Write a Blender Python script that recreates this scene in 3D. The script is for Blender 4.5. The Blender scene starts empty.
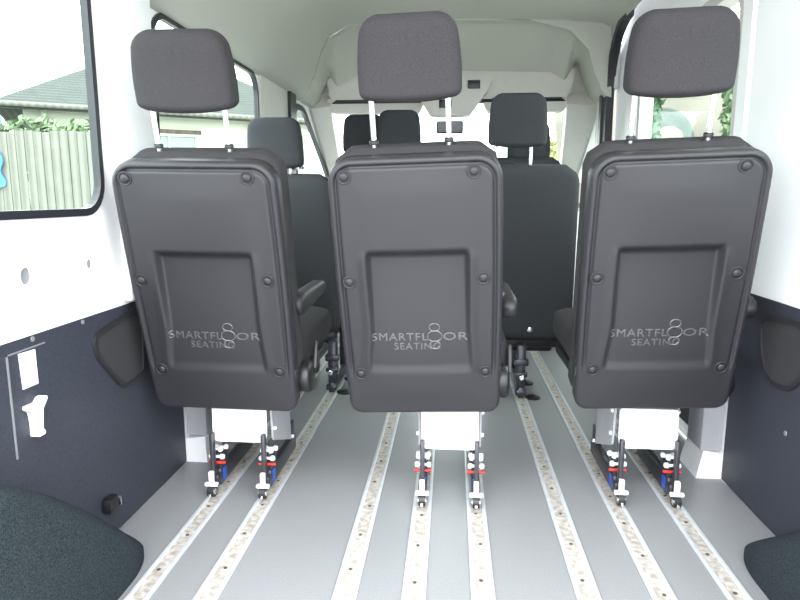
import bpy, bmesh, math, random
from mathutils import Matrix, Vector
random.seed(7)
SC = bpy.context.scene
COL = SC.collection
PI = math.pi

# ------------------------------------------------------------------ materials
def mat(name, col, rough=0.6, metal=0.0, var=0.0, vscale=60.0, bump=0.0, bscale=300.0, col2=None, spec=0.5, coat=0.0):
    m = bpy.data.materials.new(name); m.use_nodes = True
    nt = m.node_tree; b = nt.nodes['Principled BSDF']
    b.inputs['Base Color'].default_value = (*col, 1)
    b.inputs['Roughness'].default_value = rough
    b.inputs['Metallic'].default_value = metal
    b.inputs['Specular IOR Level'].default_value = spec
    b.inputs['Coat Weight'].default_value = coat
    tc = nt.nodes.new('ShaderNodeTexCoord')
    if var > 0 or col2:
        n = nt.nodes.new('ShaderNodeTexNoise'); n.inputs['Scale'].default_value = vscale; n.inputs['Detail'].default_value = 4
        nt.links.new(tc.outputs['Object'], n.inputs['Vector'])
        r = nt.nodes.new('ShaderNodeValToRGB')
        c2 = col2 if col2 else tuple(min(1, c*(1+var)) for c in col)
        c1 = col if col2 else tuple(c*(1-var) for c in col)
        r.color_ramp.elements[0].color = (*c1, 1); r.color_ramp.elements[0].position = .35
        r.color_ramp.elements[1].color = (*c2, 1); r.color_ramp.elements[1].position = .65
        nt.links.new(n.outputs['Fac'], r.inputs['Fac']); nt.links.new(r.outputs['Color'], b.inputs['Base Color'])
    if bump > 0:
        n2 = nt.nodes.new('ShaderNodeTexNoise'); n2.inputs['Scale'].default_value = bscale; n2.inputs['Detail'].default_value = 3
        nt.links.new(tc.outputs['Object'], n2.inputs['Vector'])
        bp = nt.nodes.new('ShaderNodeBump'); bp.inputs['Strength'].default_value = bump; bp.inputs['Distance'].default_value = .002
        nt.links.new(n2.outputs['Fac'], bp.inputs['Height']); nt.links.new(bp.outputs['Normal'], b.inputs['Normal'])
    return m

def glass_mat():
    m = bpy.data.materials.new('window_glass'); m.use_nodes = True
    nt = m.node_tree; nt.nodes.clear()
    out = nt.nodes.new('ShaderNodeOutputMaterial'); mx = nt.nodes.new('ShaderNodeMixShader')
    tr = nt.nodes.new('ShaderNodeBsdfTransparent'); tr.inputs['Color'].default_value = (.93, .98, .95, 1)
    gl = nt.nodes.new('ShaderNodeBsdfGlossy'); gl.inputs['Roughness'].default_value = .02
    lw = nt.nodes.new('ShaderNodeLayerWeight'); lw.inputs['Blend'].default_value = .5
    pw = nt.nodes.new('ShaderNodeMath'); pw.operation = 'POWER'; pw.inputs[1].default_value = 5
    ma = nt.nodes.new('ShaderNodeMath'); ma.operation = 'MULTIPLY_ADD'; ma.inputs[1].default_value = .15; ma.inputs[2].default_value = .012
    nt.links.new(lw.outputs['Facing'], pw.inputs[0]); nt.links.new(pw.outputs[0], ma.inputs[0]); nt.links.new(ma.outputs[0], mx.inputs['Fac']); nt.links.new(tr.outputs[0], mx.inputs[1]); nt.links.new(gl.outputs[0], mx.inputs[2])
    nt.links.new(mx.outputs[0], out.inputs['Surface'])
    return m

def slot_mat():
    """aluminium track floor with a row of keyholes along the rail (object Y)"""
    m = bpy.data.materials.new('track_slot'); m.use_nodes = True
    nt = m.node_tree; b = nt.nodes['Principled BSDF']; b.inputs['Roughness'].default_value = .55
    tc = nt.nodes.new('ShaderNodeTexCoord'); sep = nt.nodes.new('ShaderNodeSeparateXYZ')
    nt.links.new(tc.outputs['Object'], sep.inputs[0])
    def math_(op, a, bb=None):
        n = nt.nodes.new('ShaderNodeMath'); n.operation = op
        for i, v in enumerate((a, bb)):
            if v is None: continue
            if isinstance(v, (int, float)): n.inputs[i].default_value = v
            else: nt.links.new(v, n.inputs[i])
        return n.outputs[0]
    fy = math_('SUBTRACT', math_('FRACT', math_('MULTIPLY', sep.outputs['Y'], 40.0)), 0.5)
    dy = math_('MULTIPLY', fy, 0.025)
    d = math_('SQRT', math_('ADD', math_('MULTIPLY', dy, dy), math_('MULTIPLY', sep.outputs['X'], sep.outputs['X'])))
    hole = math_('LESS_THAN', d, 0.0075)
    n = nt.nodes.new('ShaderNodeTexNoise'); n.inputs['Scale'].default_value = 55; n.inputs['Detail'].default_value = 3
    nt.links.new(tc.outputs['Object'], n.inputs['Vector'])
    r = nt.nodes.new('ShaderNodeValToRGB'); r.color_ramp.elements[0].color = (.33, .30, .26, 1); r.color_ramp.elements[1].color = (.53, .50, .46, 1)
    r.color_ramp.elements[0].position = .38; r.color_ramp.elements[1].position = .6
    nt.links.new(n.outputs['Fac'], r.inputs['Fac'])
    mx = nt.nodes.new('ShaderNodeMix'); mx.data_type = 'RGBA'
    nt.links.new(math_('MULTIPLY', hole, .22), mx.inputs['Factor']); nt.links.new(r.outputs['Color'], mx.inputs['A']); mx.inputs['B'].default_value = (.20, .18, .15, 1)
    nt.links.new(mx.outputs['Result'], b.inputs['Base Color'])
    return m

def stripe_mat(name, c1, c2, scale, axis='X', rough=.8, dist=1.0):
    m = bpy.data.materials.new(name); m.use_nodes = True
    nt = m.node_tree; b = nt.nodes['Principled BSDF']; b.inputs['Roughness'].default_value = rough
    tc = nt.nodes.new('ShaderNodeTexCoord'); w = nt.nodes.new('ShaderNodeTexWave'); w.bands_direction = axis
    w.inputs['Scale'].default_value = scale; w.inputs['Distortion'].default_value = dist; w.inputs['Detail'].default_value = 3
    nt.links.new(tc.outputs['Object'], w.inputs['Vector'])
    n = nt.nodes.new('ShaderNodeTexNoise'); n.inputs['Scale'].default_value = 5
    nt.links.new(tc.outputs['Object'], n.inputs['Vector'])
    ad = nt.nodes.new('ShaderNodeMath'); ad.operation = 'MULTIPLY_ADD'; nt.links.new(n.outputs['Fac'], ad.inputs[0]); ad.inputs[1].default_value = .9
    ad.inputs[2].default_value = -.45
    a2 = nt.nodes.new('ShaderNodeMath'); a2.operation = 'ADD'; nt.links.new(w.outputs['Fac'], a2.inputs[0]); nt.links.new(ad.outputs[0], a2.inputs[1])
    r = nt.nodes.new('ShaderNodeValToRGB'); r.color_ramp.elements[0].color = (*c1, 1); r.color_ramp.elements[1].color = (*c2, 1)
    nt.links.new(a2.outputs[0], r.inputs['Fac']); nt.links.new(r.outputs['Color'], b.inputs['Base Color'])
    return m

M = {}
M['plastic'] = mat('seat_plastic', (.024, .0232, .0265), .44, bump=.12, bscale=900, spec=.38)
M['emboss'] = mat('embossed_plastic', (.075, .073, .08), .25, spec=.7)
M['fabric'] = mat('seat_fabric', (.038, .0355, .038), .95, var=.30, vscale=700, bump=.5, bscale=900, spec=.2)
M['fabric2'] = mat('front_fabric', (.042, .044, .047), .95, var=.25, vscale=500, bump=.4, bscale=800, spec=.2)
M['black'] = mat('black_plastic', (.012, .012, .013), .4)
M['darkmetal'] = mat('dark_metal', (.07, .07, .08), .35, .6)
M['chrome'] = mat('bright_steel', (.82, .82, .83), .22, 1.0)
M['white'] = mat('white_paint', (.93, .93, .93), .35)
M['whitewall'] = mat('white_body_paint', (.90, .90, .905), .42, var=.02, vscale=3)
M['whitemetal'] = mat('white_enamelled_steel', (.88, .88, .88), .35)
M['greypanel'] = mat('grey_metal_panel', (.42, .42, .44), .45, var=.04, vscale=8)
M['greytrim'] = mat('grey_trim', (.20, .20, .215), .5)
M['red'] = mat('red_plastic', (.55, .03, .02), .4)
M['blue'] = mat('blue_plastic', (.03, .09, .45), .4)
M['floor'] = mat('grey_vinyl', (.225, .23, .235), .42, bump=.25, bscale=500, col2=(.26, .265, .27), vscale=240, spec=.45)
M['alu'] = mat('rail_aluminium', (.54, .56, .58), .38, .2, var=.06, vscale=30)
M['slot'] = slot_mat()
M['screw'] = mat('dark_screw', (.10, .09, .08), .5, .5)
M['carpet'] = mat('dark_carpet', (.024, .032, .036), 1.0, var=.55, vscale=420, bump=1.0, bscale=500, spec=.1)
M['lining'] = mat('dark_lining_board', (.034, .037, .050), .5, var=.18, vscale=180, bump=.1, bscale=600, spec=.35)
M['pocket'] = mat('dark_pocket_fabric', (.025, .024, .026), .9, var=.3, vscale=400)
M['headliner'] = mat('grey_headliner', (.47, .475, .42), .95, var=.03, vscale=250, bump=.15, bscale=600, spec=.1)
M['cream'] = mat('cream_trim', (.56, .545, .50), .6, var=.02, vscale=20)
M['rubber'] = mat('black_rubber', (.012, .013, .017), .5)
M['seal_b'] = mat('dark_seal', (.016, .017, .022), .4)
M['glass'] = glass_mat()
M['mirror'] = mat('mirror_back', (.02, .02, .02), .3)
M['fence'] = stripe_mat('weathered_boards', (.115, .118, .098), (.165, .168, .142), 3.2, 'X', .95, .6)
M['roof'] = stripe_mat('slate_roof', (.026, .032, .029), (.052, .062, .056), 6.5, 'Z', .95, .5)
M['render'] = mat('cream_render', (.50, .52, .41), .9, var=.03, vscale=4)
M['leaf'] = mat('green_leaf', (.10, .15, .075), .7, var=.5, vscale=2.5)
M['leaf2'] = mat('dark_green_leaf', (.035, .10, .035), .6, var=.5, vscale=3)
M['leaf3'] = mat('pale_leaf', (.42, .44, .20), .8, var=.3, vscale=2)
M['conifer'] = mat('blue_green_leaf', (.10, .20, .22), .8, var=.3, vscale=2)
M['bark'] = mat('bark', (.12, .09, .07), .9, var=.3, vscale=20)
M['earth'] = mat('pale_earth', (.115, .107, .086), .95, col2=(.15, .14, .115), vscale=2.2)
M['ground'] = mat('pale_tarmac', (.36, .36, .35), .9, var=.12, vscale=30)
M['stone'] = mat('beige_stone', (.30, .24, .17), .9, var=.2, vscale=6)
M['greenstone'] = mat('mossy_grey_stone', (.04, .055, .045), .9, var=.3, vscale=5)
M['bluecloth'] = mat('blue_cloth', (.05, .18, .55), .8, var=.3, vscale=12)
M['hglass'] = mat('house_window_glass', (.22, .34, .30), .15)
M['bodyout'] = mat('white_outer_paint', (.75, .75, .76), .3, coat=.5)
M['dash'] = mat('dark_dashboard', (.03, .03, .032), .6)

# ------------------------------------------------------------------ mesh helpers
def BM(): return bmesh.new()

def merge(dst, src, mi=0, mtx=None):
    if mtx is not None: bmesh.ops.transform(src, matrix=mtx, verts=src.verts)
    vm = {v: dst.verts.new(v.co) for v in src.verts}
    for f in src.faces:
        try: nf = dst.faces.new([vm[v] for v in f.verts])
        except ValueError: continue
        nf.material_index = mi; nf.smooth = f.smooth
    src.free()

def box(bm, lo, hi, bev=0.0, mi=0, mtx=None, seg=2):
    t = bmesh.new(); bmesh.ops.create_cube(t, size=1)
    for v in t.verts:
        v.co = Vector([(lo[i]+hi[i])/2 + v.co[i]*(hi[i]-lo[i]) for i in range(3)])
    if bev > 0: bmesh.ops.bevel(t, geom=t.edges[:]+t.verts[:], offset=bev, segments=seg, profile=.5, affect='EDGES')
    for f in t.faces: f.smooth = True
    merge(bm, t, mi, mtx)

def cyl(bm, p, q, r, r2=None, n=16, mi=0, caps=True):
    p, q = Vector(p), Vector(q); d = q-p
    t = bmesh.new(); bmesh.ops.create_cone(t, cap_ends=caps, segments=n, radius1=r, radius2=r if r2 is None else r2, depth=d.length)
    for f in t.faces: f.smooth = len(f.verts) == 4
    merge(bm, t, mi, Matrix.Translation((p+q)/2) @ d.to_track_quat('Z', 'Y').to_matrix().to_4x4())

def lathe(bm, prof, mtx, n=20, mi=0):
    rings = []
    for r, z in prof:
        rings.append([bm.verts.new(mtx @ Vector((r*math.cos(2*PI*k/n), r*math.sin(2*PI*k/n), z))) for k in range(n)] if r > 1e-6 else [bm.verts.new(mtx @ Vector((0, 0, z)))])
    for a, b in zip(rings, rings[1:]):
        for k in range(n):
            k2 = (k+1) % n
            if len(a) == 1: vs = [a[0], b[k], b[k2]]
            elif len(b) == 1: vs = [a[k], b[0], a[k2]]
            else: vs = [a[k], b[k], b[k2], a[k2]]
            f = bm.faces.new(vs); f.smooth = True; f.material_index = mi

def tube(bm, pts, r, n=10, mi=0, closed=False):
    pts = [Vector(p) for p in pts]; N = len(pts); rings = []
    for i, p in enumerate(pts):
        a = pts[i-1] if (i > 0 or closed) else p; b = pts[(i+1) % N] if (i < N-1 or closed) else p
        d = (b-a).normalized()
        s = d.cross(Vector((.13, .27, .95))).normalized(); u = s.cross(d)
        rings.append([bm.verts.new(p + r*(math.cos(2*PI*k/n)*s + math.sin(2*PI*k/n)*u)) for k in range(n)])
    prs = list(zip(rings, rings[1:])) + ([(rings[-1], rings[0])] if closed else [])
    for a, b in prs:
        for k in range(n):
            f = bm.faces.new([a[k], a[(k+1) % n], b[(k+1) % n], b[k]]); f.smooth = True; f.material_index = mi
    if not closed:
        bm.faces.new(rings[0][::-1]); bm.faces.new(rings[-1])

def rrect(x0, x1, y0, y1, r, n=6):
    """rounded rectangle outline, ccw; r may be 4 radii (bl, br, tr, tl)"""
    rs = r if isinstance(r, (tuple, list)) else (r,)*4; out = []
    for (cx, cy, a0, rr) in ((x0, y0, PI, rs[0]), (x1, y0, 1.5*PI, rs[1]), (x1, y1, 0, rs[2]), (x0, y1, .5*PI, rs[3])):
        sx = 1 if cx == x0 else -1; sy = 1 if cy == y0 else -1
        for k in range(n+1):
            a = a0 + k*PI/2/n
            out.append((cx+sx*rr + rr*math.cos(a), cy+sy*rr + rr*math.sin(a)))
    return out

def rpoly(pts, r, n=5):
    """rounded polygon"""
    out = []; N = len(pts)
    for i in range(N):
        p = Vector(pts[i]); a = (Vector(pts[i-1])-p); b = (Vector(pts[(i+1) % N])-p)
        d = min(r, a.length*.45, b.length*.45)
        s, e = p + a.normalized()*d, p + b.normalized()*d
        for k in range(n+1):
            t = k/n; q = (1-t)**2*s + 2*t*(1-t)*p + t*t*e; out.append((q.x, q.y))
    return out

def plate(bm, outline, holes, mp, t0, t1, mi=0):
    """flat plate with holes: 2D (a,b) at thickness t -> mp(a,b,t)"""
    t = bmesh.new(); loops = []
    for lp in [outline]+list(holes):
        vs = [t.verts.new((a, b, 0)) for a, b in lp]; loops.append(vs)
        for i in range(len(vs)): t.edges.new((vs[i-1], vs[i]))
    bmesh.ops.triangle_fill(t, use_beauty=True, use_dissolve=False, edges=t.edges[:], normal=(0, 0, 1))
    tris = [[v.co.copy() for v in f.verts] for f in t.faces]
    cache = {}
    def V(co, th):
        k = (round(co.x, 6), round(co.y, 6), th)
        if k not in cache: cache[k] = bm.verts.new(mp(co.x, co.y, th))
        return cache[k]
    for tri in tris:
        for th, od in ((t0, 1), (t1, -1)):
            f = bm.faces.new([V(c, th) for c in tri][::od]); f.material_index = mi
    for lp in [outline]+list(holes):
        for i in range(len(lp)):
            a, b = Vector((*lp[i-1], 0)), Vector((*lp[i], 0))
            f = bm.faces.new([V(a, t0), V(b, t0), V(b, t1), V(a, t1)]); f.material_index = mi
    t.free()
    bmesh.ops.recalc_face_normals(bm, faces=bm.faces[:])

def band(bm, outer, inner, mp, t0, t1, mi=0):
    n = len(outer); V = [[bm.verts.new(mp(*lp[i], th)) for i in range(n)] for lp, th in ((outer, t0), (inner, t0), (inner, t1), (outer, t1))]
    for i in range(n):
        j = (i+1) % n
        for k in range(4):
            f = bm.faces.new([V[k][i], V[k][j], V[(k+1) % 4][j], V[(k+1) % 4][i]]); f.material_index = mi
    bmesh.ops.recalc_face_normals(bm, faces=bm.faces[:])

def offs(lp, d):
    """offset outline outward (ccw) by d"""
    out = []; N = len(lp)
    for i in range(N):
        j, k = i-1, (i+1) % N
        while (Vector(lp[j])-Vector(lp[i])).length < 1e-7: j -= 1
        while (Vector(lp[k])-Vector(lp[i])).length < 1e-7: k = (k+1) % N
        t = (Vector(lp[k])-Vector(lp[j])).normalized()
        out.append((lp[i][0]+t.y*d, lp[i][1]-t.x*d))
    return out

def grid(bm, rows, mi=0, smooth=True, closed=False):
    V = [[bm.verts.new(p) for p in r] for r in rows]
    for a, b in zip(V, V[1:]):
        m = len(a)
        for k in range(m if closed else m-1):
            f = bm.faces.new([a[k], a[(k+1) % m], b[(k+1) % m], b[k]]); f.smooth = smooth; f.material_index = mi
    return V

def loft(bm, rings, mi=0, caps=True):
    V = grid(bm, rings, mi, True, True)
    if caps:
        f = bm.faces.new(V[0][::-1]); f.material_index = mi; f.smooth = True
        f = bm.faces.new(V[-1]); f.material_index = mi; f.smooth = True
    bmesh.ops.recalc_face_normals(bm, faces=bm.faces[:])

def sell(cx, cy, hx, hy, z, p=4.0, n=40):
    """superellipse ring"""
    out = []
    for k in range(n):
        a = 2*PI*k/n; c, s = math.cos(a), math.sin(a)
        out.append((cx+hx*math.copysign(abs(c)**(2/p), c), cy+hy*math.copysign(abs(s)**(2/p), s), z))
    return out

def mesh(name, bm, mats, flat=False):
    me = bpy.data.meshes.new(name); bm.to_mesh(me); bm.free()
    for m in (mats if isinstance(mats, (list, tuple)) else [mats]): me.materials.append(M[m])
    if not flat:
        try: me.set_sharp_from_angle(angle=math.radians(42))
        except Exception: pass
    return me

def obj(name, bm, mats, parent=None, loc=None, mtx=None, label=None, flat=False):
    me = bm if isinstance(bm, bpy.types.Mesh) else mesh(name, bm, mats, flat)
    o = bpy.data.objects.new(name, me); COL.objects.link(o)
    if parent: o.parent = parent
    if mtx is not None: o.matrix_local = mtx
    elif loc: o.location = loc
    if label: o['label'] = label
    return o

def tag(o, label, cat, group=None, kind=None):
    o['label'] = label; o['category'] = cat
    if group: o['group'] = group
    if kind: o['kind'] = kind
    return o

def thing(name, label, cat, loc=(0, 0, 0), group=None, rz=0):
    o = bpy.data.objects.new(name, None); COL.objects.link(o); o.location = loc; o.rotation_euler = (0, 0, rz); o.empty_display_size = .05
    return tag(o, label, cat, group)

def struct(name, bm, mats, label, cat, parent=None, flat=False):
    o = obj(name, bm, mats, parent, flat=flat)
    if not parent: tag(o, label, cat, kind='structure')
    return o

def copy_tree(o, parent=None):
    c = o.copy(); COL.objects.link(c)
    if parent: c.parent = parent
    for ch in [x for x in o.children]: copy_tree(ch, c)
    return c

def sstep(a, b, x):
    t = max(0, min(1, (x-a)/(b-a))); return t*t*(3-2*t)

# ------------------------------------------------------------------ camera (1.0 unit = 1 m; van axis = +Y)
F = 620.0; VX, VY, CH = 452.0, 197.0, 0.9
d = Vector((VX-400, 300-VY, F)).normalized()
yaw = math.asin(d.x); pit = math.asin(d.y/math.cos(yaw))
cam = bpy.data.cameras.new('camera'); co = bpy.data.objects.new('camera', cam); COL.objects.link(co)
r = Vector((math.cos(yaw), math.sin(yaw), 0)); f = Vector((-math.sin(yaw)*math.cos(pit), math.cos(yaw)*math.cos(pit), -math.sin(pit))); u = r.cross(f)
co.matrix_world = Matrix(((r.x, u.x, -f.x, 0), (r.y, u.y, -f.y, 0), (r.z, u.z, -f.z, CH), (0, 0, 0, 1)))
cam.sensor_width = 36; cam.lens = 36*F/800; cam.clip_start = .05
SC.camera = co

# ------------------------------------------------------------------ van shell
Y0, Y1 = 0.70, 4.95
XL, XR = -0.90, 0.88
GZ = -0.55
bm = BM(); box(bm, (XL, Y0, -.05), (XR, Y1, 0)); struct('floor', bm, 'floor', 'grey speckled vinyl floor of the van', 'floor')

Lm = lambda a, b, t: (XL - t, a, b)          # left wall plane, t outward
Rm = lambda a, b, t: (XR + t, a, b)
W1 = rrect(.80, 1.545, .868, 1.458, .075)
W2 = rrect(1.885, 2.895, .868, 1.445, .085)
FWL = rpoly([(3.60, .84), (4.66, .84), (4.66, .98), (3.82, 1.42), (3.60, 1.42)], .07)
HOLES = [rrect(1.222, 1.258, .716, .752, .014), rrect(1.462, 1.488, .722, .748, .012)]
bm = BM(); plate(bm, [(1.862, .608), (Y1, .608), (Y1, .92), (3.95, 1.56), (1.862, 1.56)], [offs(W2, .012), offs(FWL, .012)], Lm, 0, .010)
bs = BM(); plate(bs, [(1.949, 0), (Y1, 0), (Y1, .607), (1.949, .607)], [], Lm, 0, .010); struct('wall_left_lower', bs, 'whitewall', 'lower white side wall ahead of the left lining board', 'wall', flat=True)
struct('wall_left_front', bm, 'whitewall', 'white painted metal side wall ahead of the left pillar', 'wall', flat=True)
bm = BM()
for lp in HOLES: plate(bm, offs(lp, .008), [], Lm, .008, .012)
shade_me = mesh('hole_shade', bm, 'greytrim', flat=True)  # grey backing put behind the open holes as the darkness inside them
bm = BM(); plate(bm, [(Y0, .606), (1.860, .606), (1.860, 1.56), (Y0, 1.56)], [offs(W1, .012)]+HOLES, Lm, 0, .007)
wl = struct('wall_left', bm, 'whitewall', 'white painted metal left side wall of the van', 'wall', flat=True); obj('hole_shade', shade_me, None, wl, label='grey backing painted as the shade inside the round wall holes')
bm = BM(); plate(bm, [(Y0, -.4), (Y1, -.4), (Y1, .92), (3.95, 1.62), (Y0, 1.62)], [offs(W1, .04), offs(W2, .04), offs(FWL, .04)], Lm, .0105, .016)
o = struct('trim_1', bm, 'bodyout', 'white outer body skin of the left side', 'trim', flat=True)

def window(n, lp, mp, label, tin=.0, wide=.022, slim=None):
    bm = BM(); band(bm, offs(lp, .014), offs(lp, -wide if slim is None else -slim), mp, -.007+tin, .012+tin)
    fr = struct('window_%d' % n, bm, 'seal_b', label, 'window', flat=True)
    bm = BM(); plate(bm, offs(lp, -.004), [], mp, .002+tin, .005+tin); obj('pane', bm, 'glass', fr, flat=True)
    return fr
window(1, W1, Lm, 'black sealed rear side window with the fence outside, left wall', wide=.004)
window(2, W2, Lm, 'side window behind the left rear headrest showing the cream house', wide=.004)
window(3, FWL, Lm, 'slanted left cab door window ahead of the left second-row headrest', wide=.02)

# right wall: quarter panel, sliding door aperture, cab door
AP = rrect(2.00, 3.735, .02, 1.825, (.06, .10, .34, .12), 8)
W4 = rrect(.80, 1.46, .868, 1.455, .075)
FWR = rpoly([(3.98, .84), (4.80, .84), (4.80, 1.0), (4.28, 1.50), (3.98, 1.50)], .07)
bm = BM(); plate(bm, [(1.96, 0), (Y1, 0), (Y1, .92), (4.10, 1.60), (3.80, 1.88), (1.96, 1.88)], [AP, offs(FWR, .012)], Rm, 0, .010)
struct('wall_right_front', bm, 'whitewall', 'white painted metal side wall around the sliding door', 'wall', flat=True)
bm = BM(); plate(bm, [(Y0, .621), (1.96, .621), (1.96, 1.88), (Y0, 1.88)], [offs(W4, .012)], Rm, 0, .010)
struct('wall_right', bm, 'whitewall', 'white painted metal right side wall of the van', 'wall', flat=True)
bm = BM(); plate(bm, [(Y0, -.4), (1.96, -.4), (1.96, 1.9), (Y0, 1.9)], [offs(W4, .04)], Rm, .0105, .016)
plate(bm, [(3.80, -.4), (Y1, -.4), (Y1, .92), (4.10, 1.62), (3.80, 1.9)], [offs(FWR, .04)], Rm, .0105, .016)
struct('trim_2', bm, 'bodyout', 'white outer body skin of the right side', 'trim', flat=True)
window(4, W4, Rm, 'rear side window in the right wall beside the wheel arch', wide=.010)
window(5, FWR, Rm, 'slanted right cab door window ahead of the sliding door', wide=.02)
DW = rrect(2.17, 3.22, .868, 1.56, .09)
bm = BM(); plate(bm, rrect(1.97, 3.77, -.02, 1.86, (.06, .10, .34, .12), 8), [offs(DW, .03)], Rm, .045, .085)
band(bm, offs(DW, .095), offs(DW, .03), Rm, .020, .044)
dr = struct('door_1', bm, 'whitewall', 'white sliding side door behind the right rear seat', 'door', flat=True)
bm = BM(); band(bm, offs(DW, .034), offs(DW, -.006), Rm, .024, .088); fr = obj('window_frame', bm, 'cream', dr, flat=True)
bm = BM(); plate(bm, offs(DW, .0), [], Rm, .060, .064); obj('pane', bm, 'glass', fr, flat=True)
bm = BM(); plate(bm, rrect(2.12, 3.66, .04, .80, .06), [], Rm, .030, .0445); obj('door_lining', bm, 'lining', dr, flat=True)
# rubber seal around the sliding door opening
def strip(bm, o_, i_, mp, t0, t1):
    n = len(o_); V = [[bm.verts.new(mp(*lp[i], th)) for i in range(n)] for lp, th in ((o_, t0), (i_, t0), (i_, t1), (o_, t1))]
    for i in range(n-1):
        for k in range(4): bm.faces.new([V[k][i], V[k][i+1], V[(k+1) % 4][i+1], V[(k+1) % 4][i]])
    for i in (0, n-1): bm.faces.new([V[k][i] for k in range(4)])
    bmesh.ops.recalc_face_normals(bm, faces=bm.faces[:])
bm = BM(); strip(bm, offs(AP, .022)[12:-9], offs(AP, -.024)[12:-9], Rm, -.022, .02); struct('trim_3', bm, 'rubber', 'black rubber seal around the sliding door opening', 'trim', flat=True)

# ceiling: lofted headliner
def prof_side(boxy):
    if boxy: return [(.884, 1.80), (.872, 1.825), (.84, 1.842), (.74, 1.855), (.60, 1.866), (.42, 1.874), (.22, 1.878), (0, 1.88)]
    return [(.905, 1.452), (.875, 1.462), (.835, 1.50), (.775, 1.585), (.68, 1.70), (.55, 1.80), (.36, 1.86), (0, 1.88)]
CAB = [(.905, 1.452), (.875, 1.462), (.845, 1.50), (.80, 1.60), (.765, 1.71), (.715, 1.80), (.60, 1.862), (0, 1.88)]
def ceil_ring(y, rb, zs=0.0, xs=1.0):
    c = sstep(2.6, 3.70, y)
    lp = [(a+(a2-a)*c, b+(b2-b)*c) for (a, b), (a2, b2) in zip(prof_side(False), CAB)]
    L = [(-a, b) for a, b in lp]; R = [(a*.978, b) for a, b in (prof_side(True) if rb else CAB)][::-1][1:]
    return [(a, y, b if b < 1.5 else 1.5+(b-1.5)*(1-zs)) for a, b in L+R]
bm = BM()
rows = [ceil_ring(Y0-.01+(3.70-Y0)*k/10, True) for k in range(11)]
grid(bm, rows)
rows = [ceil_ring(3.71, False), ceil_ring(3.76, False)]
grid(bm, rows)
# step face between the tall door bay and the cab headliner
a, b = ceil_ring(3.70, True), ceil_ring(3.71, False); grid(bm, [a, b])
struct('ceiling', bm, 'headliner', 'pale grey fabric headliner of the van roof', 'ceiling')
# cab part: overhead storage recess sloping down to the header
def ssec(y, t):
    base = ceil_ring(y, False); out = []
    for (x, yy, z) in base:
        k = sstep(.78, .69, abs(x+.02))
        out.append((x, yy, z + k*(.012*min(1, t*20) - .235*t**1.5)))
    return out
def fine(ring, n=14):
    out = []
    for p, q in zip(ring, ring[1:]): out += [tuple(p[i]+(q[i]-p[i])*j/n for i in range(3)) for j in range(n)]
    return out + [ring[-1]]
_cr = ceil_ring
bm = BM(); ceil_ring = lambda y, rb: fine(_cr(y, rb))
rows = [ceil_ring(3.76, False), ssec(3.764, .05)] + [ssec(3.77+.26*k/12, .06+.94*k/12) for k in range(13)]
grid(bm, rows); struct('trim_4', bm, 'headliner', 'recessed overhead storage tray lining above the cab', 'trim')
bm = BM(); box(bm, (-.95, Y0, 1.94), (.93, 4.22, 1.98)); box(bm, (-.94, Y0, 1.545), (-.915, 4.2, 1.96)); box(bm, (.895, Y0, 1.865), (.92, 4.2, 1.96)); box(bm, (.895, 3.7, 1.5), (.92, 4.2, 1.96)); box(bm, (-.94, 4.17, 1.50), (.92, 4.20, 1.96))
struct('roof', bm, 'bodyout', 'white outer roof skin of the van', 'roof', flat=True)

# header bar across the windscreen top with rounded lower corners
Fm = lambda a, b, t: (a, 4.02+t, b)
bm = BM(); plate(bm, rpoly([(-.78, 1.50), (.71, 1.50), (.74, 1.68), (-.80, 1.68)], .05), [], Fm, 0, .14); plate(bm, [(XL-.01, 1.49), (XR+.01, 1.49), (XR+.01, 1.9), (XL-.01, 1.9)], [], Fm, .10, .145)
plate(bm, rpoly([(-.76, 1.425), (-.22, 1.42), (-.19, 1.47), (-.19, 1.515), (-.80, 1.515), (-.80, 1.46)], .02), [], Fm, .02, .10)
plate(bm, rpoly([(.22, 1.42), (.68, 1.425), (.70, 1.46), (.70, 1.515), (.19, 1.515), (.19, 1.47)], .02), [], Fm, .02, .10)
hd = struct('trim_5', bm, 'cream', 'cream header bar above the windscreen', 'trim', flat=True)
bm = BM(); box(bm, (-.74, 4.012, 1.492), (-.24, 4.03, 1.502)); box(bm, (.24, 4.012, 1.496), (.66, 4.03, 1.504))
obj('shadow_gap_strip', bm, 'rubber', hd)  # black strips drawn in for the shadow line under the header bar

# windscreen + A pillars + front bulkhead
TL, TR, BL, BR = Vector((-.79, 4.05, 1.50)), Vector((.71, 4.05, 1.50)), Vector((-.84, 4.92, .90)), Vector((.82, 4.92, .90))
nrm = (BL-TL).cross(TR-TL).normalized()
def wsm(a, b, t): return TL.lerp(TR, a).lerp(BL.lerp(BR, a), b) + nrm*t
sq = rrect(0, 1, 0, 1, .05)
bm = BM(); band(bm, offs(sq, .012), offs(sq, -.006), wsm, -.01, .02); ws = struct('window_6', bm, 'seal_b', 'windscreen at the far front of the cab', 'window', flat=True)
bm = BM(); plate(bm, sq, [], wsm, .004, .008); obj('pane', bm, 'glass', ws, flat=True)
for nm, X, T, B, s, lb in (('trim_6', XL, TL, BL, -1, 'left'), ('trim_7', XR, TR, BR, 1, 'right')):
    bm = BM()
    t0, b0 = Vector(T), Vector(B)
    rings = []
    for k in range(7):
        q = k/6; p = t0.lerp(b0, q)
        xo = X; xi = p.x
        rings.append([(xi-s*.012, p.y-.03, p.z-.035), (xi-s*.012, p.y+.03, p.z+.03), (xo+s*.03, p.y+.03, p.z+.06), (xo+s*.03, p.y-.09, p.z-.045), (xo-s*.02, p.y-.10, p.z-.06)])
    loft(bm, rings); struct(nm, bm, 'cream', 'cream slanted windscreen pillar on the %s' % lb, 'trim')
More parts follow.
